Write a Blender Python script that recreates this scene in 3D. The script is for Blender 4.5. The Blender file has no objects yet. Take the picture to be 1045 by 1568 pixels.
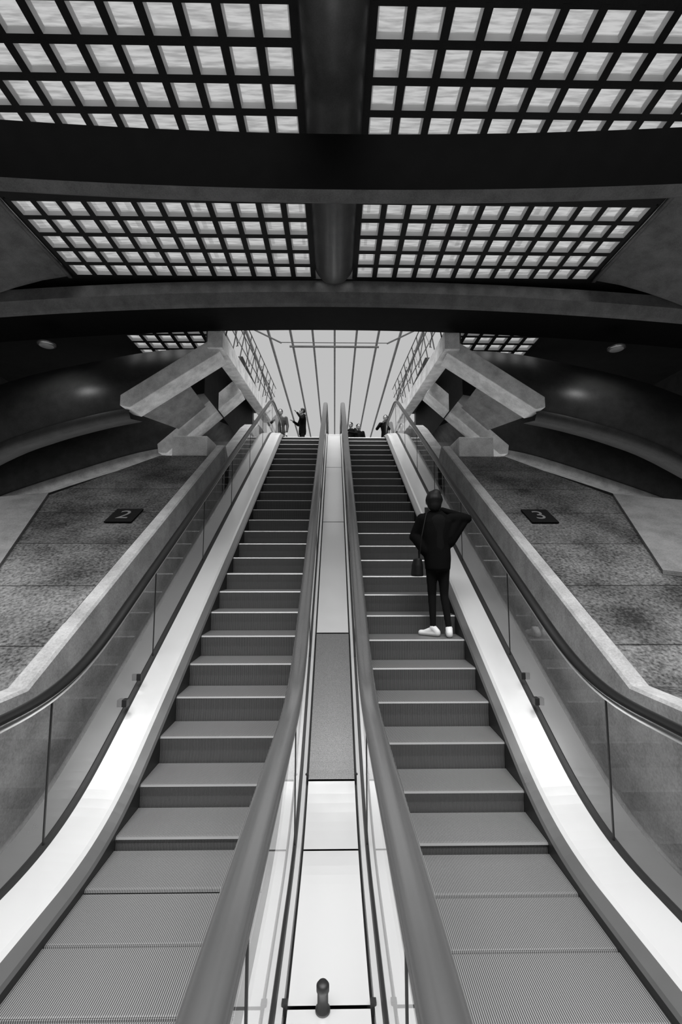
import bpy, bmesh, math, random
from mathutils import Vector, Matrix
random.seed(4)
C=bpy.context.scene.collection
CAMZ=1.88
T30=math.tan(math.radians(30))
sc=bpy.context.scene
try:
    sc.view_settings.view_transform='Standard'
    sc.view_settings.look='None'
except Exception: pass

# ------------------------------------------------------------ materials
def newmat(n):
    m=bpy.data.materials.new(n); m.use_nodes=True
    nt=m.node_tree; b=nt.nodes['Principled BSDF']
    return m,nt,b
def g(v): return (v,v,v,1)
def concrete(n,base,var=.4,scale=3,rough=.75,bump=.2,fine=60,spec=.3):
    m,nt,b=newmat(n)
    tc=nt.nodes.new('ShaderNodeTexCoord')
    n1=nt.nodes.new('ShaderNodeTexNoise'); n1.inputs['Scale'].default_value=scale; n1.inputs['Detail'].default_value=8; n1.inputs['Roughness'].default_value=.65
    n2=nt.nodes.new('ShaderNodeTexNoise'); n2.inputs['Scale'].default_value=fine; n2.inputs['Detail'].default_value=3
    nt.links.new(tc.outputs['Object'],n1.inputs['Vector']); nt.links.new(tc.outputs['Object'],n2.inputs['Vector'])
    mx=nt.nodes.new('ShaderNodeMath'); mx.operation='MULTIPLY_ADD'; mx.inputs[1].default_value=.5
    nt.links.new(n2.outputs['Fac'],mx.inputs[0]); nt.links.new(n1.outputs['Fac'],mx.inputs[2])
    r=nt.nodes.new('ShaderNodeValToRGB'); r.color_ramp.elements[0].position=.48; r.color_ramp.elements[1].position=.98
    r.color_ramp.elements[0].color=g(base*(1-var)); r.color_ramp.elements[1].color=g(base*(1+var))
    nt.links.new(mx.outputs[0],r.inputs[0]); nt.links.new(r.outputs[0],b.inputs['Base Color'])
    b.inputs['Roughness'].default_value=rough; b.inputs['Specular IOR Level'].default_value=spec
    bp=nt.nodes.new('ShaderNodeBump'); bp.inputs['Strength'].default_value=bump; bp.inputs['Distance'].default_value=.02
    nt.links.new(mx.outputs[0],bp.inputs['Height']); nt.links.new(bp.outputs[0],b.inputs['Normal'])
    return m
def plain(n,base,rough=.5,metal=0,spec=.5,noise=0,ior=None):
    m,nt,b=newmat(n)
    b.inputs['Base Color'].default_value=g(base); b.inputs['Roughness'].default_value=rough
    b.inputs['Metallic'].default_value=metal; b.inputs['Specular IOR Level'].default_value=spec
    if ior: b.inputs['IOR'].default_value=ior
    tc=nt.nodes.new('ShaderNodeTexCoord'); n1=nt.nodes.new('ShaderNodeTexNoise'); n1.inputs['Scale'].default_value=5; n1.inputs['Detail'].default_value=6
    nt.links.new(tc.outputs['Object'],n1.inputs['Vector'])
    mr=nt.nodes.new('ShaderNodeMapRange'); mr.inputs[3].default_value=max(.02,rough-.06-noise); mr.inputs[4].default_value=min(1,rough+.06+noise)
    nt.links.new(n1.outputs['Fac'],mr.inputs[0]); nt.links.new(mr.outputs[0],b.inputs['Roughness'])
    return m
M={}
M['conc']=concrete('concrete_pale',.36)
M['concblock']=concrete('concrete_block',.6)
M['concpar']=concrete('concrete_parapet',.27)
M['concbright']=concrete('concrete_light',.78)
M['concsheet']=concrete('concrete_panel',.26)
M['concmid']=concrete('concrete_mid',.14)
M['concdark']=concrete('concrete_dark',.05,rough=.5,spec=.5)
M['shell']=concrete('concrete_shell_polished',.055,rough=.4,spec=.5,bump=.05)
M['black']=plain('black_painted_steel',.004,.7,spec=.1)  # true black parts, plus painted shade under the second arch beam
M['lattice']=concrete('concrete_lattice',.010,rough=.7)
M['deck']=plain('brushed_steel_deck',.92,.24,.6)
M['deckmid']=plain('brushed_steel_dull',.4,.3,.9)
M['rail']=plain('handrail_rubber',.008,.3,0,spec=.5)
M['railin']=plain('handrail_sheen',.06,.22,0,spec=.5,ior=2.8)
M['gasket']=plain('black_gasket',.01,.5)
M['cloth']=plain('black_cloth',.004,.9,spec=.05)
M['trouser']=plain('dark_denim',.007,.9,spec=.05)
M['hair']=plain('dark_hair',.005,.6,spec=.2)
M['skin']=plain('skin',.3,.55)
M['shoe']=plain('white_canvas_shoe',.6,.6)
M['palecloth']=plain('grey_cloth',.03,.8)
M['signwhite']=plain('sign_digit',.12,.5)
M['lamp']=plain('lamp_lens',.3,.3)
M['collar']=plain('glass_block_collar',.6,.5)

def stone():
    m,nt,b=newmat('bush_hammered_stone')
    tc=nt.nodes.new('ShaderNodeTexCoord'); mp=nt.nodes.new('ShaderNodeMapping')
    br=nt.nodes.new('ShaderNodeTexBrick'); br.inputs['Scale'].default_value=1; br.inputs['Brick Width'].default_value=8.5; br.inputs['Row Height'].default_value=.75
    br.inputs['Mortar Size'].default_value=.007; br.inputs['Color1'].default_value=g(.045); br.inputs['Color2'].default_value=g(.08); br.inputs['Mortar'].default_value=g(.018)
    nt.links.new(tc.outputs['Object'],mp.inputs[0]); nt.links.new(mp.outputs[0],br.inputs['Vector'])
    n=nt.nodes.new('ShaderNodeTexNoise'); n.inputs['Scale'].default_value=38; n.inputs['Detail'].default_value=5
    n2=nt.nodes.new('ShaderNodeTexNoise'); n2.inputs['Scale'].default_value=1.6; n2.inputs['Detail'].default_value=6
    nt.links.new(tc.outputs['Object'],n.inputs['Vector']); nt.links.new(tc.outputs['Object'],n2.inputs['Vector'])
    a=nt.nodes.new('ShaderNodeMath'); a.operation='MULTIPLY'; nt.links.new(n.outputs['Fac'],a.inputs[0]); nt.links.new(n2.outputs['Fac'],a.inputs[1])
    mr=nt.nodes.new('ShaderNodeMapRange'); mr.inputs[1].default_value=.14; mr.inputs[2].default_value=.4; mr.inputs[3].default_value=.25; mr.inputs[4].default_value=2.4
    nt.links.new(a.outputs[0],mr.inputs[0])
    v=nt.nodes.new('ShaderNodeVectorMath'); v.operation='SCALE'; nt.links.new(br.outputs['Color'],v.inputs[0]); nt.links.new(mr.outputs[0],v.inputs['Scale'])
    nt.links.new(v.outputs[0],b.inputs['Base Color']); b.inputs['Roughness'].default_value=.9; b.inputs['Specular IOR Level'].default_value=.15
    bp=nt.nodes.new('ShaderNodeBump'); bp.inputs['Strength'].default_value=.5; bp.inputs['Distance'].default_value=.02
    nt.links.new(n.outputs['Fac'],bp.inputs['Height']); nt.links.new(bp.outputs[0],b.inputs['Normal'])
    return m
M['stone']=stone()
def ribbed(n,lo,hi,pitch=.0095,metal=.4,rough=.45):
    m,nt,b=newmat(n)
    tc=nt.nodes.new('ShaderNodeTexCoord'); s=nt.nodes.new('ShaderNodeSeparateXYZ'); nt.links.new(tc.outputs['Object'],s.inputs[0])
    k=nt.nodes.new('ShaderNodeMath'); k.operation='MULTIPLY'; k.inputs[1].default_value=2*math.pi/pitch; nt.links.new(s.outputs['X'],k.inputs[0])
    sn=nt.nodes.new('ShaderNodeMath'); sn.operation='SINE'; nt.links.new(k.outputs[0],sn.inputs[0])
    mr=nt.nodes.new('ShaderNodeMapRange'); mr.inputs[1].default_value=-.6; mr.inputs[2].default_value=.6; nt.links.new(sn.outputs[0],mr.inputs[0])
    r=nt.nodes.new('ShaderNodeValToRGB'); r.color_ramp.elements[0].color=g(lo); r.color_ramp.elements[1].color=g(hi)
    nt.links.new(mr.outputs[0],r.inputs[0]); nt.links.new(r.outputs[0],b.inputs['Base Color'])
    b.inputs['Metallic'].default_value=metal; b.inputs['Roughness'].default_value=rough
    bp=nt.nodes.new('ShaderNodeBump'); bp.inputs['Strength'].default_value=.6; bp.inputs['Distance'].default_value=.004
    nt.links.new(mr.outputs[0],bp.inputs['Height']); nt.links.new(bp.outputs[0],b.inputs['Normal'])
    return m
M['tread']=ribbed('ribbed_step_tread',.06,.28)
M['riser']=ribbed('ribbed_step_riser',.02,.14,metal=.1,rough=.5)
M['nosing']=plain('step_nosing_wear',.3,.4,.5)  # paler lip puts the nosing highlight into the base colour
def dotted():
    m,nt,b=newmat('dotted_dark_steel')
    tc=nt.nodes.new('ShaderNodeTexCoord'); v=nt.nodes.new('ShaderNodeTexNoise'); v.inputs['Scale'].default_value=260; v.inputs['Detail'].default_value=1
    nt.links.new(tc.outputs['Object'],v.inputs['Vector'])
    r=nt.nodes.new('ShaderNodeValToRGB'); r.color_ramp.elements[0].position=.42; r.color_ramp.elements[1].position=.58
    r.color_ramp.elements[0].color=g(.14); r.color_ramp.elements[1].color=g(.24)
    nt.links.new(v.outputs['Fac'],r.inputs[0]); nt.links.new(r.outputs[0],b.inputs['Base Color'])
    b.inputs['Metallic'].default_value=.6; b.inputs['Roughness'].default_value=.4
    return m
M['dot']=dotted()
def glass(n,tr=.93):
    m,nt,b=newmat(n); nt.nodes.remove(b); o=nt.nodes['Material Output']
    t=nt.nodes.new('ShaderNodeBsdfTransparent'); t.inputs[0].default_value=g(tr)
    gl=nt.nodes.new('ShaderNodeBsdfGlossy'); gl.inputs['Roughness'].default_value=.02; gl.inputs[0].default_value=g(.9)
    fr=nt.nodes.new('ShaderNodeLayerWeight'); fr.inputs[0].default_value=.5
    p=nt.nodes.new('ShaderNodeMath'); p.operation='POWER'; p.inputs[1].default_value=4.5; nt.links.new(fr.outputs['Facing'],p.inputs[0])
    q=nt.nodes.new('ShaderNodeMath'); q.operation='MULTIPLY_ADD'; q.inputs[1].default_value=.7; q.inputs[2].default_value=.07; nt.links.new(p.outputs[0],q.inputs[0])
    mx=nt.nodes.new('ShaderNodeMixShader'); nt.links.new(q.outputs[0],mx.inputs[0]); nt.links.new(t.outputs[0],mx.inputs[1]); nt.links.new(gl.outputs[0],mx.inputs[2])
    nt.links.new(mx.outputs[0],o.inputs[0]); return m
M['glass']=glass('balustrade_glass')
def pane():
    m,nt,b=newmat('glass_block'); nt.nodes.remove(b); o=nt.nodes['Material Output']
    tc=nt.nodes.new('ShaderNodeTexCoord'); mp=nt.nodes.new('ShaderNodeMapping'); mp.inputs['Scale'].default_value=(3,26,3)
    n=nt.nodes.new('ShaderNodeTexNoise'); n.inputs['Scale'].default_value=1.; n.inputs['Detail'].default_value=4
    nt.links.new(tc.outputs['Object'],mp.inputs[0]); nt.links.new(mp.outputs[0],n.inputs['Vector'])
    r=nt.nodes.new('ShaderNodeValToRGB'); r.color_ramp.elements[0].position=.35; r.color_ramp.elements[1].position=.6
    r.color_ramp.elements[0].color=g(.28); r.color_ramp.elements[1].color=g(.44); nt.links.new(n.outputs['Fac'],r.inputs[0])
    t=nt.nodes.new('ShaderNodeBsdfTransparent'); nt.links.new(r.outputs[0],t.inputs[0])
    tl=nt.nodes.new('ShaderNodeBsdfTranslucent'); nt.links.new(r.outputs[0],tl.inputs[0])
    mx=nt.nodes.new('ShaderNodeMixShader'); mx.inputs[0].default_value=.3
    nt.links.new(t.outputs[0],mx.inputs[1]); nt.links.new(tl.outputs[0],mx.inputs[2]); nt.links.new(mx.outputs[0],o.inputs[0]); return m
M['pane']=pane()

# ------------------------------------------------------------ mesh helpers
def mk(name,verts,faces,mats,fm=None,smooth=False,parent=None):
    me=bpy.data.meshes.new(name); me.from_pydata([tuple(v) for v in verts],[],faces); 
    if not isinstance(mats,(list,tuple)): mats=[mats]
    for m in mats: me.materials.append(m)
    if fm:
        for p,i in zip(me.polygons,fm): p.material_index=i
    if smooth:
        for p in me.polygons: p.use_smooth=True
    me.update()
    bm=bmesh.new(); bm.from_mesh(me); bmesh.ops.recalc_face_normals(bm,faces=bm.faces); bm.to_mesh(me); bm.free()
    o=bpy.data.objects.new(name,me); C.objects.link(o)
    if parent: o.parent=parent
    return o
def empty(name,loc=(0,0,0)):
    e=bpy.data.objects.new(name,None); e.location=loc; C.objects.link(e); return e
class MB:
    def __init__(s): s.v=[];s.f=[];s.m=[]
    def box(s,x0,x1,y0,y1,z0,z1,mi=0):
        b=len(s.v)
        s.v+=[(x0,y0,z0),(x1,y0,z0),(x1,y1,z0),(x0,y1,z0),(x0,y0,z1),(x1,y0,z1),(x1,y1,z1),(x0,y1,z1)]
        for q in ((0,3,2,1),(4,5,6,7),(0,1,5,4),(1,2,6,5),(2,3,7,6),(3,0,4,7)): s.f.append(tuple(b+i for i in q)); s.m.append(mi)
    def hexa(s,p,mi=0): # 8 pts bottom4 top4
        b=len(s.v); s.v+=[tuple(q) for q in p]
        for q in ((0,3,2,1),(4,5,6,7),(0,1,5,4),(1,2,6,5),(2,3,7,6),(3,0,4,7)): s.f.append(tuple(b+i for i in q)); s.m.append(mi)
    def bar(s,a,b_,w,h=None,mi=0):
        a=Vector(a);b_=Vector(b_);h=h or w
        d=(b_-a).normalized(); up=Vector((0,0,1)) if abs(d.z)<.95 else Vector((0,1,0))
        x=d.cross(up).normalized()*w/2; z=x.cross(d).normalized()*h/2
        s.hexa([a-x-z,b_-x-z,b_+x-z,a+x-z,a-x+z,b_-x+z,b_+x+z,a+x+z],mi)
    def quad(s,p,mi=0):
        b=len(s.v); s.v+=[tuple(q) for q in p]; s.f.append(tuple(range(b,b+len(p)))); s.m.append(mi)
    def grid(s,rows,mi=0):
        b=len(s.v);n=len(rows[0])
        for r in rows: s.v+=[tuple(q) for q in r]
        for i in range(len(rows)-1):
            for j in range(n-1):
                s.f.append((b+i*n+j,b+i*n+j+1,b+(i+1)*n+j+1,b+(i+1)*n+j)); s.m.append(mi)
    def prism(s,poly,y0,y1,mi=0): # poly in XZ
        b=len(s.v);n=len(poly)
        s.v+=[(x,y0,z) for x,z in poly]+[(x,y1,z) for x,z in poly]
        s.f.append(tuple(range(b,b+n)));s.m.append(mi); s.f.append(tuple(range(b+2*n-1,b+n-1,-1)));s.m.append(mi)
        for i in range(n):
            j=(i+1)%n; s.f.append((b+i,b+j,b+n+j,b+n+i)); s.m.append(mi)
    def out(s,name,mats,smooth=False,parent=None): return mk(name,s.v,s.f,mats,s.m,smooth,parent)
def bevel(o,w=.01,seg=2):
    m=o.modifiers.new('bevel','BEVEL'); m.width=w; m.segments=seg; m.limit_method='ANGLE'; return o

# ------------------------------------------------------------ escalator profile
YA0,YA1=2.5,3.9; YB0,YB1=11.9,13.1
def ss_int(a,b,y):
    if y<=a: return 0
    if y>=b: return (b-a)/2+(y-b)
    t=(y-a)/(b-a); return (b-a)*(t**3-t**4/2)
def s(y): return T30*(ss_int(YA0,YA1,y)-ss_int(YB0,YB1,y))
ZT=s(20)
def path(y0,y1,h,n=None):
    ys=[]; y=y0
    while y<y1-1e-6:
        ys.append(y)
        y+= .07 if (YA0-.1<y<YA1+.1 or YB0-.1<y<YB1+.1) else .35
    ys.append(y1)
    return [(q,s(q)+h) for q in ys]
def sweep(mb,pts,sec,mi=0,closed=False,cx=0,sx=1):
    rows=[]
    for i,(y,z) in enumerate(pts):
        a=pts[max(0,i-1)];b=pts[min(len(pts)-1,i+1)]
        ty,tz=b[0]-a[0],b[1]-a[1];L=math.hypot(ty,tz);ty/=L;tz/=L
        r=[((cx+x)*sx,y-n*tz,z+n*ty) for x,n in sec]
        if closed: r.append(r[0])
        rows.append(r)
    mb.grid(rows,mi)
def rail_path(y0,y1,h,newel0=True,newel1=True):
    p=path(y0,y1,h); r=.3
    if newel1:
        for k in range(1,11):
            a=math.pi*k/10; p.append((y1+math.sin(a)*r,ZT+h-r+math.cos(a)*r))
    if newel0:
        q=[]
        for k in range(10,0,-1):
            a=math.pi*k/10; q.append((y0-math.sin(a)*r,h-r+math.cos(a)*r))
        p=q+p
    return p
def rsec(w,h):
    return [(math.cos(a)*w/2,math.sin(a)*h/2) for a in [2*math.pi*k/16 for k in range(16)]]

Y0=-.5;Y1=14.6
HO=1.03; HI=.97
step_info={}
TR=.365
def escalator(name,sx,phase):
    E=empty(name)
    XI,XO=.385,1.405
    mb=MB(); y=.6+phase
    ys=[]
    while y<13.0: ys.append(y); y+=TR
    a,b=sorted((XI*sx,XO*sx))
    for i,y in enumerate(ys):
        z=s(y+.05)-.01; zp=(s(ys[i-1]+.05) if i else -.05)-.01
        yn=ys[i+1] if i+1<len(ys) else y+TR
        mb.quad([(a,y+.008,zp-.05),(b,y+.008,zp-.05),(b,y+.01,zp+(z-zp)*.45),(a,y+.01,zp+(z-zp)*.45)],1)
        mb.quad([(a,y+.01,zp+(z-zp)*.45),(b,y+.01,zp+(z-zp)*.45),(b,y,z-.016),(a,y,z-.016)],1)
        mb.quad([(a,y,z-.016),(b,y,z-.016),(b,y+.006,z-.003),(a,y+.006,z-.003)],3 if z>.03 else 0)
        mb.quad([(a,y+.006,z-.003),(b,y+.006,z-.003),(b,y+.02,z),(a,y+.02,z)],0)
        mb.quad([(a,y+.02,z),(b,y+.02,z),(b,yn-.010,z),(a,yn-.010,z)],0)
        mb.quad([(a,yn-.010,z),(b,yn-.010,z),(b,yn-.006,z-.05),(a,yn-.006,z-.05)],2)
        mb.quad([(a,yn-.008,z-.03),(b,yn-.008,z-.03),(b,yn+.01,z-.03),(a,yn+.01,z-.03)],2)
        step_info.setdefault(sx,[]).append((y,z))
    mb.quad([(a,-.5,-.004),(b,-.5,-.004),(b,ys[0],-.004),(a,ys[0],-.004)],0)
    mb.out('steps',[M['tread'],M['riser'],M['gasket'],M['nosing']],parent=E)
    mb=MB(); p=path(Y0-.3,Y1+.3,0)
    sweep(mb,p,[(1.405,-.25),(1.405,.035)],1,sx=sx)
    sweep(mb,p,[(1.405,.035),(1.42,.05),(1.475,.085)],2,sx=sx)
    sweep(mb,p,[(1.475,.085),(1.50,.10),(1.72,.115)],0,sx=sx)
    sweep(mb,p,[(1.72,.115),(1.735,.125),(1.765,.125),(1.78,.115)],1,sx=sx)
    sweep(mb,p,[(1.78,.115),(1.98,.10),(1.98,-.25)],2,sx=sx)
    sweep(mb,p,[(.385,-.25),(.385,.035)],1,sx=sx)
    sweep(mb,p,[(.385,.035),(.37,.05),(.34,.085)],2,sx=sx)
    sweep(mb,p,[(.34,.085),(.32,.095),(.235,.10)],0,sx=sx)
    sweep(mb,p,[(.235,.10),(.23,.115),(.215,.115),(.21,.10)],1,sx=sx)
    sweep(mb,p,[(.21,.10),(.185,.085),(.183,.03)],0,sx=sx)
    mb.out('deck_and_skirt',[M['deck'],M['gasket'],M['deckmid']],smooth=False,parent=E)
    mb=MB()
    sweep(mb,rail_path(Y0,Y1,HO),rsec(.09,.05),0,True,cx=1.75,sx=sx)
    sweep(mb,rail_path(Y0,Y1,HO-.035),[(-.02,0),(.02,0),(.02,-.02),(-.02,-.02)],1,True,cx=1.75,sx=sx)
    mb.out('handrail_outer',[M['rail'],M['deckmid']],True,E)
    mb=MB()
    sweep(mb,rail_path(Y0,Y1,HI),rsec(.11,.055),0,True,cx=.24,sx=sx)
    sweep(mb,rail_path(Y0,Y1,HI-.037),[(-.022,0),(.022,0),(.022,-.025),(-.022,-.025)],1,True,cx=.235,sx=sx)
    mb.out('handrail_inner',[M['railin'],M['gasket']],True,E)
    mb=MB(); mj=MB()
    for gx,hh in ((1.75,HO),(.222,HI)):
        jo=[Y0-.2,1.4]+[3.0+1.6*i for i in range(8)]
        jo=[j for j in jo if j<Y1-.3]+[Y1+.2]
        for a,b in zip(jo[:-1],jo[1:]):
            p=path(a+.006,b-.006,0)
            mb.grid([[(gx*sx,y,z+.11),(gx*sx,y,z+hh-.04)] for y,z in p])
            mj.box(gx*sx-.004,gx*sx+.004,b-.006,b+.006,s(b)+.11,s(b)+hh-.04)
    mb.out('balustrade_glass',M['glass'],parent=E)
    mj.out('glass_joints',M['gasket'],parent=E)
    mb=MB()
    for gy in (4.0,4.25): 
        mb.box(1.73*sx-.02,1.73*sx+.02,gy-.03 if gy==4.0 else gy-.01,gy+.03 if gy==4.0 else gy+.01,s(gy)+.2,s(gy)+.26)
    bevel(mb.out('glass_clamp',M['gasket'],parent=E),.004)
    return E
escalator('escalator',-1,(5.03-.6)%TR)
escalator('escalator',1,(4.97-.6)%TR)

# median
mb=MB()
def med(y0,y1,mi,h=.075):
    sweep(mb,path(y0+.003,y1-.003,0),[(-.17,h-.04),(-.168,h),(.168,h),(.17,h-.04)],mi)
med(-.8,2.05,0);med(2.06,3.02,0);med(3.03,3.55,0);med(3.56,5.0,1);med(5.01,7.4,0);med(7.41,9.8,0);med(9.81,12.2,0);med(12.21,15,0)
sweep(mb,path(-.8,15,0),[(-.2,.02),(.2,.02)],3)
for yy in (2.055,3.555):
    for sx in (-1,1): mb.box(sx*.18-.012,sx*.18+.012,yy-.012,yy+.012,s(yy)+.05,s(yy)+.10,3)
mb.out('escalator_median_deck',[M['deck'],M['dot'],M['deckmid'],M['gasket']])

def revolve(name,prof,loc,mat,n=24,parent=None):
    v=[];f=[]
    for r,z in prof:
        for k in range(n):
            a=2*math.pi*k/n; v.append((loc[0]+r*math.cos(a),loc[1]+r*math.sin(a),loc[2]+z))
    for i in range(len(prof)-1):
        for k in range(n):
            f.append((i*n+k,i*n+(k+1)%n,(i+1)*n+(k+1)%n,(i+1)*n+k))
    f.append(tuple(range(n-1,-1,-1))); f.append(tuple((len(prof)-1)*n+k for k in range(n)))
    return mk(name,v,f,mat,smooth=True,parent=parent)
revolve('door_stop_knob',[(.03,0),(.03,.01),(.022,.015),(.022,.07),(.026,.075),(.026,.095),(.018,.105)],(-.025,2.04,.076),M['gasket'])

# ------------------------------------------------------------ floors
mb=MB(); mb.box(-12,12,-8,-.5,-.3,-.005); mb.box(-2.12,-1.98,-.5,13,-.4,-.03); mb.box(1.98,2.12,-.5,13,-.4,-.03)
mb.out('floor',M['conc'])
mb=MB(); mb.box(-4.5,4.5,13.25,60,ZT-.35,ZT-.012); mb.out('floor_upper_landing',M['concmid'])

# ------------------------------------------------------------ side walls, stone banks
def bankz(y): return max(.98,T30*y-.965)
for sx,nm in ((-1,'left'),(1,'right')):
    mb=MB()
    def xs(x): return sx*x
    rows=[]
    yy=[-2,0,2,3.0,3.2,3.37,3.5,4,5,6,7,8,8.8]
    for y in yy:
        zt=bankz(y) 
        rows.append([(xs(2.14),y,-.3 if y<3 else s(y)-.6),(xs(2.14),y,zt-.02),(xs(2.16),y,zt),(xs(2.28),y,zt),(xs(2.28),y,zt-.3)])
    mb.grid(rows)
    mb.grid([[(xs(2.12),y,s(y)-.5),(xs(2.12),y,s(y)+.35),(xs(2.5),y,s(y)+.35)] for y in (8.7,9.5,10.5,11.9,12.5,13.1,14.4)])
    mb.hexa([(xs(2.12),8.8,2.9),(xs(2.3),8.8,2.9),(xs(2.3),9.1,3.1),(xs(2.12),9.1,3.1),(xs(2.12),8.8,bankz(8.8)),(xs(2.3),8.8,bankz(8.8)),(xs(2.3),9.15,s(9.1)+.4),(xs(2.12),9.15,s(9.1)+.4)])
    mb.out('wall_'+nm+'_parapet',M['concpar'])
    poly=[(2.285,3.37),(2.285,8.2),(3.15,8.2),(4.07,6.5),(4.7,6.05),(9,3.37)]
    mb=MB()
    mb.quad([(xs(x),y,bankz(y)) for x,y in poly])
    mb.quad([(xs(2.285),-2,.98),(xs(2.285),3.37,.98),(xs(9),3.37,.98),(xs(9),-2,.98)])
    for (a,b) in zip(poly[1:-1],poly[2:]):
        mb.quad([(xs(a[0]),a[1],bankz(a[1])),(xs(b[0]),b[1],bankz(b[1])),(xs(b[0]),b[1],bankz(b[1])-2),(xs(a[0]),a[1],bankz(a[1])-2)])
    mb.quad([(xs(2.285),-2,-.1),(xs(2.285),-2,.98),(xs(9),-2,.98),(xs(9),-2,-.1)])
    mb.out('stone_bank',M['stone'])
    mb=MB(); mb.box(min(xs(2.35),xs(3.0)),max(xs(2.35),xs(3.0)),8.35,10.2,2.8,CAMZ+2.3)
    bevel(mb.out('concrete_block_wall',M['concblock']),.02)
    mb=MB()
    b4=[(4.05,6.5),(3.38,4.67),(9,3.2),(9,5.3)]
    mb.hexa([(xs(x),y,bankz(y)+.004) for x,y in b4]+[(xs(x),y,bankz(y)+.05) for x,y in b4])
    mb.out('buttress_footing',M['concmid'])
    sg=empty('number_sign',(xs(2.68),5.88,bankz(5.88)+.012)); sg.rotation_euler=(math.radians(30),0,0)
    mb=MB(); mb.box(-.17,.17,-.2,.2,0,.015); o=mb.out('plate',M['black'],parent=sg)
    cu=bpy.data.curves.new('digit','FONT'); cu.body='2' if sx<0 else '3'; cu.size=.34; cu.align_x='CENTER'; cu.align_y='CENTER'; cu.extrude=.001
    cu.materials.append(M['signwhite']); t=bpy.data.objects.new('digit',cu); C.objects.link(t); t.parent=sg; t.location=(0,0,.018)
    mb=MB(); mb.box(min(xs(11),xs(11.3)),max(xs(11),xs(11.3)),-8,18,-.2,8.2); mb.out('wall_'+nm,M['concdark'])
    mb=MB(); mb.box(min(xs(3.3),xs(11)),max(xs(3.3),xs(11)),18,18.3,-.2,8.2); mb.out('wall_back_'+nm,M['concdark'])
mb=MB(); mb.box(-11.3,11.3,-8.3,-8,-.2,8.2); mb.out('wall_front',M['concdark'])  # unseen wall added behind the camera to cut ambient light

# ------------------------------------------------------------ ceiling with glass blocks
ZC=CAMZ+6.0; P=.42; BW=.1
def skylight(x0,nx,y0,ny,name):
    mb=MB()
    x1=x0+nx*P; y1=y0+ny*P
    for sgn in (-1,1):
        for i in range(nx+1):
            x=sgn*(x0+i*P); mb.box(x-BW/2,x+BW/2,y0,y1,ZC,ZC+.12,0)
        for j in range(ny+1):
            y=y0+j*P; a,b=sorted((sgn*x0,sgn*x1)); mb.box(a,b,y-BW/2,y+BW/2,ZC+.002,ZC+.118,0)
        for i in range(nx):
            for j in range(ny):
                cx=sgn*(x0+(i+.5)*P); cy=y0+(j+.5)*P; h=(P-BW)/2-.001
                r=h-.02; z0=ZC+.004; z1=ZC+.075; z2=ZC+.068; r2=r-.03
                b=len(mb.v)
                for rr_,zq in ((h,z0),(r,z1),(r2,z2)):
                    mb.v+=[(cx-rr_,cy-rr_,zq),(cx+rr_,cy-rr_,zq),(cx+rr_,cy+rr_,zq),(cx-rr_,cy+rr_,zq)]
                for q in ((0,1,5,4),(1,2,6,5),(2,3,7,6),(3,0,4,7)):
                    mb.f.append(tuple(b+k for k in q)); mb.m.append(2)
                for q in ((4,5,9,8),(5,6,10,9),(6,7,11,10),(7,4,8,11),(8,9,10,11)):
                    mb.f.append(tuple(b+k for k in q)); mb.m.append(1)
    return mb.out(name,[M['lattice'],M['pane'],M['collar']])
skylight(.44,12,4.32,4,'window_1')
skylight(.44,12,7.12,5,'window_2')
skylight(3.1,6,10.9,6,'window_3')
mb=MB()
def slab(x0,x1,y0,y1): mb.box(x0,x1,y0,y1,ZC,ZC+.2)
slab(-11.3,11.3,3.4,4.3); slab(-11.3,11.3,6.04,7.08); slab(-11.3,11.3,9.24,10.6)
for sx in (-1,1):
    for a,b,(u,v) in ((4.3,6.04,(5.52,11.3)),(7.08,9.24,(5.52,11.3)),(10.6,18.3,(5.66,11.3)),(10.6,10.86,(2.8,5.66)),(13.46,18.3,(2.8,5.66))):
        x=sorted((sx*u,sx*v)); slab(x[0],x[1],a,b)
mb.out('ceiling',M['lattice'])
for sx in (-1,1):
    for a,b in ((4.3,4.6),(6.3,9.2)):
        mb=MB()
        rows=[]
        for k in range(9):
            t=k/8; x=5.6+t*4.5; z=ZC-.005-1.9*(t**1.4)
            rows.append([(sx*x,a,z),(sx*x,b,z)])
        mb.grid(rows)
        mb.box(min(sx*5.55,sx*5.62),max(sx*5.55,sx*5.62),a,b,ZC-.06,ZC-.005)
        mb.out('vault_side_shell',M['concmid'],smooth=True)

n=40; v=[];f=[]
ysT=[3.5,5,7,8.6,8.95,9.1,9.18]; rr=[.41,.41,.41,.41,.40,.34,.2]
for y,r in zip(ysT,rr):
    for k in range(n):
        a=2*math.pi*k/n; v.append((r*math.cos(a),y,CAMZ+6.12+r*math.sin(a)))
for i in range(len(ysT)-1):
    for k in range(n): f.append((i*n+k,i*n+(k+1)%n,(i+1)*n+(k+1)%n,(i+1)*n+k))
f.append(tuple((len(ysT)-1)*n+k for k in range(n))); f.append(tuple(range(n)))
mk('ceiling_spine_tube',v,f,M['shell'],smooth=True)

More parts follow.
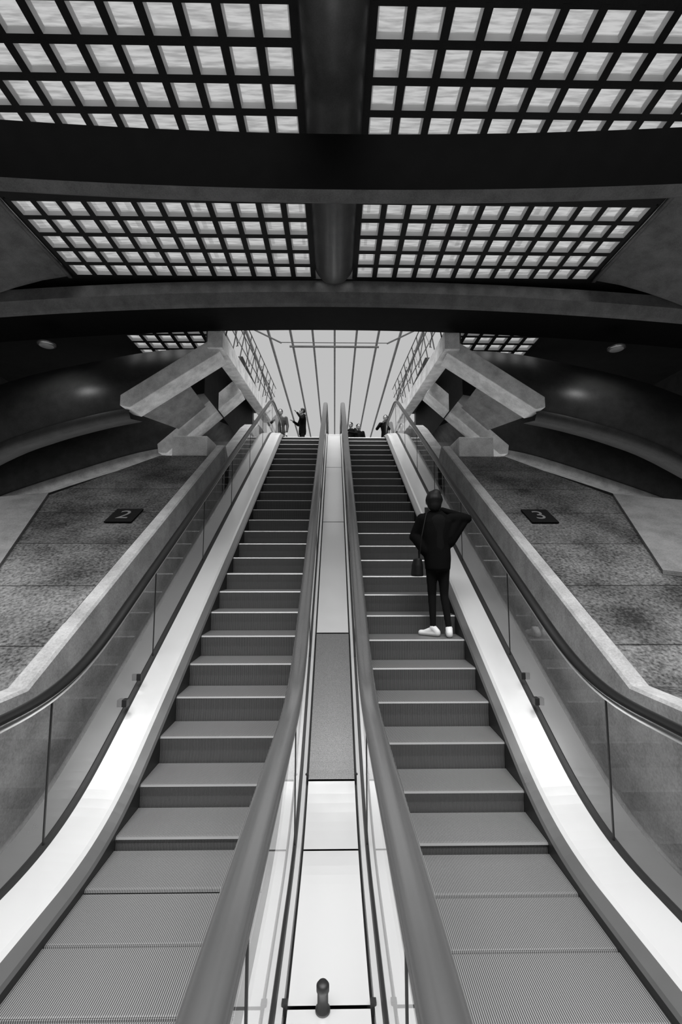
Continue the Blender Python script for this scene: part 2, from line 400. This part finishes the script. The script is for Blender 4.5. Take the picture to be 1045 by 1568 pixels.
def archbeam(name,sec,mis,mats,bow,drop,L=10.9):
    mb=MB(); xs=[-L+2*L*k/48 for k in range(49)]
    nS=len(sec)
    for i in range(nS):
        a=sec[i];b=sec[(i+1)%nS]
        rows=[]
        for x in xs:
            dy=-bow*(x/5)**2; dz=-drop*(x/7)**2
            rows.append([(x,a[0]+dy,a[1]+dz),(x,b[0]+dy,b[1]+dz)])
        mb.grid(rows,mis[i])
    return mb.out(name,mats,smooth=False)
z=CAMZ
archbeam('roof_arch_beam',[(5.3,z+5.41),(5.3,z+4.64),(5.46,z+4.60),(5.6,z+4.7),(5.62,z+5.41)],[0,1,1,1,0],[M['black'],M['concmid']],.2,0)
archbeam('roof_arch_beam',[(9.28,z+5.99),(9.26,z+5.72),(9.42,z+5.56),(9.5,z+5.52),(10.5,z+5.51),(10.6,z+5.99)],[1,1,1,0,0,0],[M['black'],M['concmid']],.0,.28)  # near-black soffit colour stands in for shade under this beam

# ------------------------------------------------------------ vault ribs
def lerp(a,b,t): return a+(b-a)*t
def curve(pts,n):
    out=[]
    P_=[pts[0]]+list(pts)+[pts[-1]]
    for i in range(1,len(P_)-2):
        for k in range(n):
            t=k/n; p0,p1,p2,p3=P_[i-1],P_[i],P_[i+1],P_[i+2]
            out.append(tuple(.5*((2*p1[j])+(-p0[j]+p2[j])*t+(2*p0[j]-5*p1[j]+4*p2[j]-p3[j])*t*t+(-p0[j]+3*p1[j]-3*p2[j]+p3[j])*t**3) for j in range(len(p1))))
    out.append(tuple(pts[-1])); return out
def rib(sx,Y,inner,tip,bot,top,thick=.5,lip='black',w=.19):
    R=empty('vault_rib')
    mb=MB()
    cb=curve(bot,6); ct=curve(top,6); n=min(len(cb),len(ct))
    rows=[]
    for i in range(n):
        r=[]
        for k in range(9):
            t=k/8
            r.append((sx*lerp(cb[i][0],ct[i][0],t),Y+.1-.12*math.sin(math.pi*t)+.5*t*t,z+lerp(cb[i][1],ct[i][1],t)))
        rows.append(r)
    mb.grid(rows,0)
    rows=[[(sx*x,Y+.06,z+q+.02),(sx*x,Y+.02,z+q-.12),(sx*x,Y+.12,z+q-.24),(sx*x,Y+thick*1.6,z+q-.1)] for x,q in cb]
    mb.grid(rows,1)
    mb.out('shell',[M['shell'],M[lip]],True,R)
    mb=MB(); (ax,az),(bx,bz)=inner,tip
    d=Vector((bx-ax,bz-az)).normalized(); nn=Vector((-d.y,d.x))
    if nn.y<0: nn=-nn
    A=Vector((ax,az));B=Vector((bx,bz))
    q=[A-nn*w,A+nn*w,B+nn*w+d*.02,B+d*.16-nn*.02,B-nn*w+d*.0]
    mb.prism([(sx*p.x,z+p.y) for p in q],Y-.2,Y+thick)
    bevel(mb.out('arm',M['concbright'],parent=R),.015)
    return R
for sx in (-1,1):
    rib(sx,10.6,(2.8,5.07),(4.87,3.69),[(4.87,3.6),(5.8,3.4),(7.0,3.05),(8.2,2.55),(10.5,1.2)],[(2.95,5.35),(4.4,5.3),(6.04,5.0),(8.05,4.5),(10.5,3.5)],lip='concdark')
    rib(sx,12.9,(2.8,4.96),(4.85,3.13),[(4.85,3.2),(5.8,3.0),(7.4,2.5),(9.6,1.72),(10.8,1.1)],[(2.95,5.2),(4.4,4.95),(6.3,4.5),(9.0,3.6),(10.8,2.8)],lip='conc')
    mb=MB()
    for A in (((11.1,(2.8,5.0),(4.87,3.6),.0,.62),(12.68,(2.8,4.9),(4.85,3.08),.30,.66)),
              ((13.45,(2.8,4.95),(4.78,3.0),.0,.62),(15.4,(2.8,5.2),(4.7,2.9),.1,.70)),
              ((15.4,(2.8,5.2),(4.7,2.9),.1,.70),(18,(2.8,5.6),(4.6,2.9),.1,.7))):
        (ya,ia,ta,la,ha),(yb,ib,tb,lb,hb)=A
        rows=[]
        for t in (0,.33,.66,1):
            u=lerp(la,ha,t);w_=lerp(lb,hb,t)
            rows.append([(sx*(lerp(ta[0],ia[0],u)+.16),ya,z+lerp(ta[1],ia[1],u)+.06),(sx*(lerp(tb[0],ib[0],w_)+.16),yb,z+lerp(tb[1],ib[1],w_)+.06)])
        mb.grid(rows)
    mb.out('inclined_wall_panel',M['concsheet'])
    mb=MB()
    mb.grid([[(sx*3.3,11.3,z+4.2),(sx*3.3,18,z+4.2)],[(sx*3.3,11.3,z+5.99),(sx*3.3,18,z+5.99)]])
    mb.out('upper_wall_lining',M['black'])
    mb=MB()
    a0,a1=10.3,18.8; za,zb=z+4.95,z+5.75
    mb.hexa([(sx*2.62,a0,za),(sx*2.98,a0,za),(sx*2.98,a1,zb),(sx*2.62,a1,zb),(sx*2.62,a0,za+.42),(sx*2.98,a0,za+.42),(sx*2.98,a1,zb+.42),(sx*2.62,a1,zb+.42)])
    bevel(mb.out('opening_edge_beam',M['concbright']),.02)
    mb=MB()
    def zz(y): return lerp(za,zb,(y-a0)/(a1-a0))+.42
    y=10.6; i=0
    while y<18.6:
        mb.bar((sx*2.62,y,zz(y)+.0),(sx*2.45,y,zz(y)+1.0),.025)
        if y+.8<18.7:
            mb.bar((sx*2.54,y,zz(y)+(.05 if i%2 else .9)),(sx*2.5,y+.8,zz(y+.8)+(.9 if i%2 else .05)),.02)
        y+=.8;i+=1
    for h,x in ((.3,2.55),(.65,2.5),(1.0,2.45)):
        mb.bar((sx*x,10.6,zz(10.6)+h),(sx*x,18.6,zz(18.6)+h),.022)
    mb.out('roof_railing',M['concdark'])
    L=empty('wall_lamp',(sx*6.45,9.9,z+4.78))
    revolve('housing',[(.16,0),(.19,.02),(.19,.06),(.1,.1)],(0,0,0),M['deckmid'],parent=L)
    revolve('lens',[(.14,-.01),(.15,0)],(0,0,0),M['lamp'],parent=L)
    li=bpy.data.lights.new('bulb','SPOT'); li.energy=20; li.spot_size=2.2; li.spot_blend=.8; li.shadow_soft_size=.14; lo=bpy.data.objects.new('bulb',li); C.objects.link(lo); lo.parent=L; lo.location=(0,0,-.08)
    lo.rotation_euler=(math.radians(35),0,0)

mb=MB()
yb=14.5; zb_=z+7.03
mb.bar((-1.48,yb,zb_),(1.48,yb,zb_),.05)
for sx in (-1,1): mb.bar((sx*1.75,yb,zb_+.12),(sx*2.75,yb,zb_+.62),.04); 
mb.bar((-1.8,yb,zb_+.14),(1.8,yb,zb_+.14),.02)
mb.out('catenary_crossbar',M['concdark'])
mb=MB()
for k in range(-9,10):
    x=k*1.95
    mb.bar((x,22,z+20),(x,76,z+20),.17,.25)
mb.out('canopy_roof_ribs',M['concmid'])

# ------------------------------------------------------------ people
def capsule(vs,fs,a,b,ra,rb,n=14,sy=1.0):
    a=Vector(a);b=Vector(b);d=b-a;L=d.length;d=d/L
    up=Vector((0,1,0)) if abs(d.y)<.9 else Vector((1,0,0))
    x=d.cross(up).normalized(); y=x.cross(d).normalized()
    rings=[]
    for k in range(1,5):
        t=k/4*math.pi/2; rings.append((a-d*ra*math.cos(t),ra*math.sin(t)))
    for k in range(0,4):
        t=k/4*math.pi/2; rings.append((b+d*rb*math.sin(t),rb*math.cos(t)))
    base=len(vs)
    for c,r in rings:
        for k in range(n):
            th=2*math.pi*k/n; vs.append(c+x*r*math.cos(th)+y*r*sy*math.sin(th))
    for i in range(len(rings)-1):
        for k in range(n):
            fs.append((base+i*n+k,base+i*n+(k+1)%n,base+(i+1)*n+(k+1)%n,base+(i+1)*n+k))
    p=len(vs); vs.append(a-d*ra); q=len(vs); vs.append(b+d*rb)
    m=base+(len(rings)-1)*n
    for k in range(n):
        fs.append((p,base+(k+1)%n,base+k)); fs.append((q,m+k,m+(k+1)%n))
def ellip(vs,fs,c,r,n=18,m=12):
    base=len(vs); c=Vector(c)
    for i in range(1,m):
        t=math.pi*i/m
        for k in range(n):
            th=2*math.pi*k/n; vs.append(c+Vector((r[0]*math.sin(t)*math.cos(th),r[1]*math.sin(t)*math.sin(th),r[2]*math.cos(t))))
    for i in range(m-2):
        for k in range(n): fs.append((base+i*n+k,base+(i+1)*n+k,base+(i+1)*n+(k+1)%n,base+i*n+(k+1)%n))
    p=len(vs);vs.append(c+Vector((0,0,r[2])));q=len(vs);vs.append(c-Vector((0,0,r[2])))
    for k in range(n): fs.append((p,base+k,base+(k+1)%n)); fs.append((q,base+(m-2)*n+(k+1)%n,base+(m-2)*n+k))
def loft(vs,fs,rings,n=24):
    base=len(vs)
    for (cx,cy,cz,rx,ry) in rings:
        for k in range(n):
            th=2*math.pi*k/n; vs.append(Vector((cx+rx*math.cos(th),cy+ry*math.sin(th),cz)))
    for i in range(len(rings)-1):
        for k in range(n): fs.append((base+i*n+k,base+i*n+(k+1)%n,base+(i+1)*n+(k+1)%n,base+(i+1)*n+k))
    fs.append(tuple(base+k for k in range(n-1,-1,-1))); fs.append(tuple(base+(len(rings)-1)*n+k for k in range(n)))
def fused(name,vs,fs,mat,parent,vox=.011,sm=6):
    o=mk(name,vs,fs,mat,smooth=True,parent=parent)
    r=o.modifiers.new('fuse','REMESH'); r.mode='VOXEL'; r.voxel_size=vox; r.use_smooth_shade=True
    q=o.modifiers.new('soft','SMOOTH'); q.factor=.5; q.iterations=sm
    return o
def hand(vs,fs,w,tipdir,palm,side,sc_=1):
    w=Vector(w);d=Vector(tipdir).normalized();pn=Vector(palm).normalized();sd=Vector(side).normalized()
    for k in range(4):
        off=(k-1.5)*.019*sc_
        capsule(vs,fs,w+sd*off*.5,w+d*.085*sc_+sd*off,.016*sc_,.0105*sc_,8)
        L=(.062,.078,.084,.074)[k]*sc_
        a=w+d*.085*sc_+sd*off; b=a+(d*.9+pn*.35).normalized()*L*.5; c=b+(d*.4+pn*.9).normalized()*L*.45
        capsule(vs,fs,a,b,.0098*sc_,.0088*sc_,8); capsule(vs,fs,b,c,.0088*sc_,.0075*sc_,8)
    a=w+d*.03*sc_+sd*.025*sc_; b=a+(d*.6+sd*.8).normalized()*.04*sc_; c=b+(d*.8+pn*.5+sd*.1).normalized()*.032*sc_
    capsule(vs,fs,a,b,.014*sc_,.011*sc_,8); capsule(vs,fs,b,c,.011*sc_,.009*sc_,8)
def shoe(vs,fs,ank,ang,L=.235):
    d=Vector((math.sin(ang),math.cos(ang),0)); a=Vector(ank)
    heel=Vector((a.x,a.y,.035))-d*.045; toe=Vector((a.x,a.y,.03))+d*(L-.09)
    capsule(vs,fs,heel,toe,.037,.032,12)
    capsule(vs,fs,heel+Vector((0,0,.012)),Vector((a.x,a.y,.09)),.037,.04,12)
    capsule(vs,fs,Vector((a.x,a.y,.075)),toe-d*.03,.035,.03,12)

def person(name,loc,rot,pose,scale=1):
    E=empty(name,loc); E.rotation_euler=(0,0,rot); E.scale=(scale,)*3
    J=pose
    vs=[];fs=[]
    tw=J.get('legw',1)
    for s_ in ('L','R'):
        capsule(vs,fs,J['hip'+s_],J['knee'+s_],.085*tw,.056*tw); capsule(vs,fs,J['knee'+s_],J['ankle'+s_],.056*tw,.038*tw)
    hl=Vector(J['hipL']);hr=Vector(J['hipR']); pc=(hl+hr)/2
    ellip(vs,fs,pc+Vector((0,0,.04)),(.15,.11,.12))
    capsule(vs,fs,pc,J['chest'],.12,.13)
    fused('trousers',vs,fs,M['trouser'],E)
    vs=[];fs=[]
    shoe(vs,fs,J['ankleL'],J.get('footL',-.2)); shoe(vs,fs,J['ankleR'],J.get('footR',.2))
    fused('shoes',vs,fs,M[J.get('shoe','shoe')],E,.008,2)
    vs=[];fs=[]
    loft(vs,fs,J['coat'])
    for s_ in ('L','R'):
        capsule(vs,fs,J['sh'+s_],J['el'+s_],.066,.055); capsule(vs,fs,J['el'+s_],J['wr'+s_],.054,.038)
    for e in J.get('extra',[]): capsule(vs,fs,*e)
    fused('coat',vs,fs,M[J.get('coatmat','cloth')],E)
    h=Vector(J['head']); vs=[];fs=[]
    ellip(vs,fs,h,(.075,.092,.112)); ellip(vs,fs,h+Vector((0,.03,-.05)),(.055,.06,.065))
    capsule(vs,fs,h+Vector((0,.085,.01)),h+Vector((0,.103,-.022)),.009,.015,8)
    for q in (-1,1):
        ellip(vs,fs,h+Vector((q*.078,-.005,-.005)),(.012,.022,.032),10,8)
        ellip(vs,fs,h+Vector((q*.03,.083,.022)),(.02,.012,.007),8,6)
    capsule(vs,fs,h+Vector((-.02,.085,-.052)),h+Vector((.02,.085,-.052)),.008,.008,8)
    capsule(vs,fs,h+Vector((0,-.02,-.07)),Vector(J['neck']),.052,.06)
    for s_,sd in (('L',1),('R',-1)):
        w=Vector(J['wr'+s_]); e=Vector(J['el'+s_]); d=(w-e).normalized()
        dd=Vector(J.get('hd'+s_,tuple(d))); hand(vs,fs,w+d*.02,dd,J.get('pn'+s_,(0,1,0)),J.get('th'+s_,(sd,0,0)),.95)
    fused('head_and_hands',vs,fs,M['skin'],E,.0055,2)
    for q in (-1,1):
        vs=[];fs=[]; ellip(vs,fs,h+Vector((q*.03,.087,.008)),(.012,.008,.008),10,8); mk('eye',vs,fs,M['hair'],smooth=True,parent=E)
    vs=[];fs=[]
    ellip(vs,fs,h+Vector((0,-.018,.022)),(.088,.097,.108))
    for e in J.get('hair',[]): capsule(vs,fs,*e)
    fused('hair',vs,fs,M['hair'],E,.009,3)
    return E

sy_,sz_=min(step_info[1],key=lambda q:abs(q[0]-4.97))
W=dict(hipL=(-.07,0,.83),hipR=(.07,0,.83),kneeL=(-.06,.045,.45),kneeR=(.07,.02,.45),ankleL=(-.06,.02,.09),ankleR=(.10,-.04,.09),legw=.86,
 footL=-1.0,footR=.15,chest=(0,0,1.25),neck=(-.01,0,1.36),head=(-.03,.02,1.50),
 coat=[(0,0,.72,.125,.11),(0,0,.74,.14,.125),(0,0,.86,.15,.125),(-.01,0,1.0,.155,.12),(-.01,0,1.15,.175,.125),(0,0,1.27,.18,.115),(-.005,0,1.34,.13,.085),(-.01,0,1.40,.065,.06)],
 shL=(-.165,0,1.30),elL=(-.25,.07,1.10),wrL=(-.10,.26,1.27),shR=(.16,0,1.30),elR=(.36,.05,1.31),wrR=(.10,.17,1.42),
 extra=[((.34,.04,1.29),(.13,.0,1.05),.04,.08),((.25,.02,1.31),(.12,0,1.1),.06,.09),((-.24,.05,1.10),(-.12,0,.95),.06,.08)],
 hdR=(-.5,.3,.6),pnR=(-.6,.2,-.2),thR=(.1,.9,.2),hdL=(.3,.6,.6),pnL=(.6,0,.3),thL=(0,-.6,.8),
 hair=[((-.03,-.03,1.51),(-.03,-.04,1.46),.10,.08),((-.03,-.02,1.56),(-.01,-.03,1.58),.075,.06)])
wm=person('woman_on_escalator',(1.175,sy_+.17,sz_),0,W)
mb=MB(); mb.box(-.075,-.005,.30,.308,1.33,1.47); bevel(mb.out('phone',M['gasket'],parent=wm),.004)
vs=[];fs=[]
loft(vs,fs,[(-.235,-.02,.66,.06,.085),(-.235,-.02,.67,.068,.10),(-.232,-.02,.78,.062,.095),(-.228,-.02,.85,.045,.08),(-.225,-.02,.86,.03,.07)])
fused('handbag',vs,fs,M['hair'],wm,.008,2)
vs=[];fs=[]
for a,b in (((-.2,.05,.85),(-.19,.11,1.1)),((-.19,.11,1.1),(-.13,.06,1.37)),((-.13,.06,1.37),(-.13,-.07,1.36)),((-.13,-.07,1.36),(-.2,-.14,1.1)),((-.2,-.14,1.1),(-.22,-.08,.85))): capsule(vs,fs,a,b,.006,.006,8)
mk('bag_strap',vs,fs,M['hair'],smooth=True,parent=wm)

def stand(**k):
    d=dict(hipL=(-.08,0,.88),hipR=(.08,0,.88),kneeL=(-.09,.02,.48),kneeR=(.1,.02,.48),ankleL=(-.1,0,.09),ankleR=(.11,0,.09),
     chest=(0,0,1.3),neck=(0,0,1.45),head=(0,.02,1.60),
     coat=[(0,0,.78,.16,.12),(0,0,.9,.17,.13),(0,0,1.1,.155,.115),(0,0,1.3,.19,.125),(0,0,1.4,.18,.11),(0,0,1.46,.08,.07)],
     shL=(-.19,0,1.4),elL=(-.25,.02,1.12),wrL=(-.24,.12,.88),shR=(.19,0,1.4),elR=(.25,.02,1.12),wrR=(.24,.12,.88),shoe='gasket')
    d.update(k); return d
ZL=ZT-.012
person('pedestrian',(-1.86,15.4,ZL),math.pi,stand(elR=(.28,.15,1.2),wrR=(.12,.25,1.4),coatmat='palecloth'),1.0)
person('pedestrian',(-1.08,15.2,ZL),math.pi*.6,stand(elL=(-.3,.1,1.25),wrL=(-.12,.22,1.5),elR=(.3,.08,1.2),wrR=(.12,.3,1.25)),.98)
person('pedestrian',(.62,16.6,ZL),2.6,stand(elL=(-.3,.1,1.2),wrL=(-.05,.25,1.25)),.95)
person('pedestrian',(.92,17.1,ZL),3.4,stand(),1.0)
person('pedestrian',(1.85,16.0,ZL),2.9,stand(elR=(.3,.1,1.2),wrR=(.1,.25,1.35)),1.0)

# ------------------------------------------------------------ light
w=bpy.data.worlds.new('World'); sc.world=w; w.use_nodes=True
bg=w.node_tree.nodes['Background']; bg.inputs[0].default_value=(.52,.52,.52,1); bg.inputs[1].default_value=1
sl=bpy.data.lights.new('sun','SUN'); sl.energy=8.5; sl.angle=math.radians(60)
so=bpy.data.objects.new('sun',sl); C.objects.link(so)
EL=math.radians(77)
d=Vector((0,math.cos(EL),-math.sin(EL))); so.rotation_euler=d.to_track_quat('-Z','Y').to_euler()
so.location=(0,-5,15)

cam=bpy.data.cameras.new('camera'); co=bpy.data.objects.new('camera',cam); C.objects.link(co)
cam.sensor_fit='VERTICAL'; cam.sensor_height=36; cam.lens=16.07; cam.clip_start=.05; cam.clip_end=500
co.location=(.02,0,CAMZ); co.rotation_euler=(math.radians(96),0,math.radians(-.8))
sc.camera=co
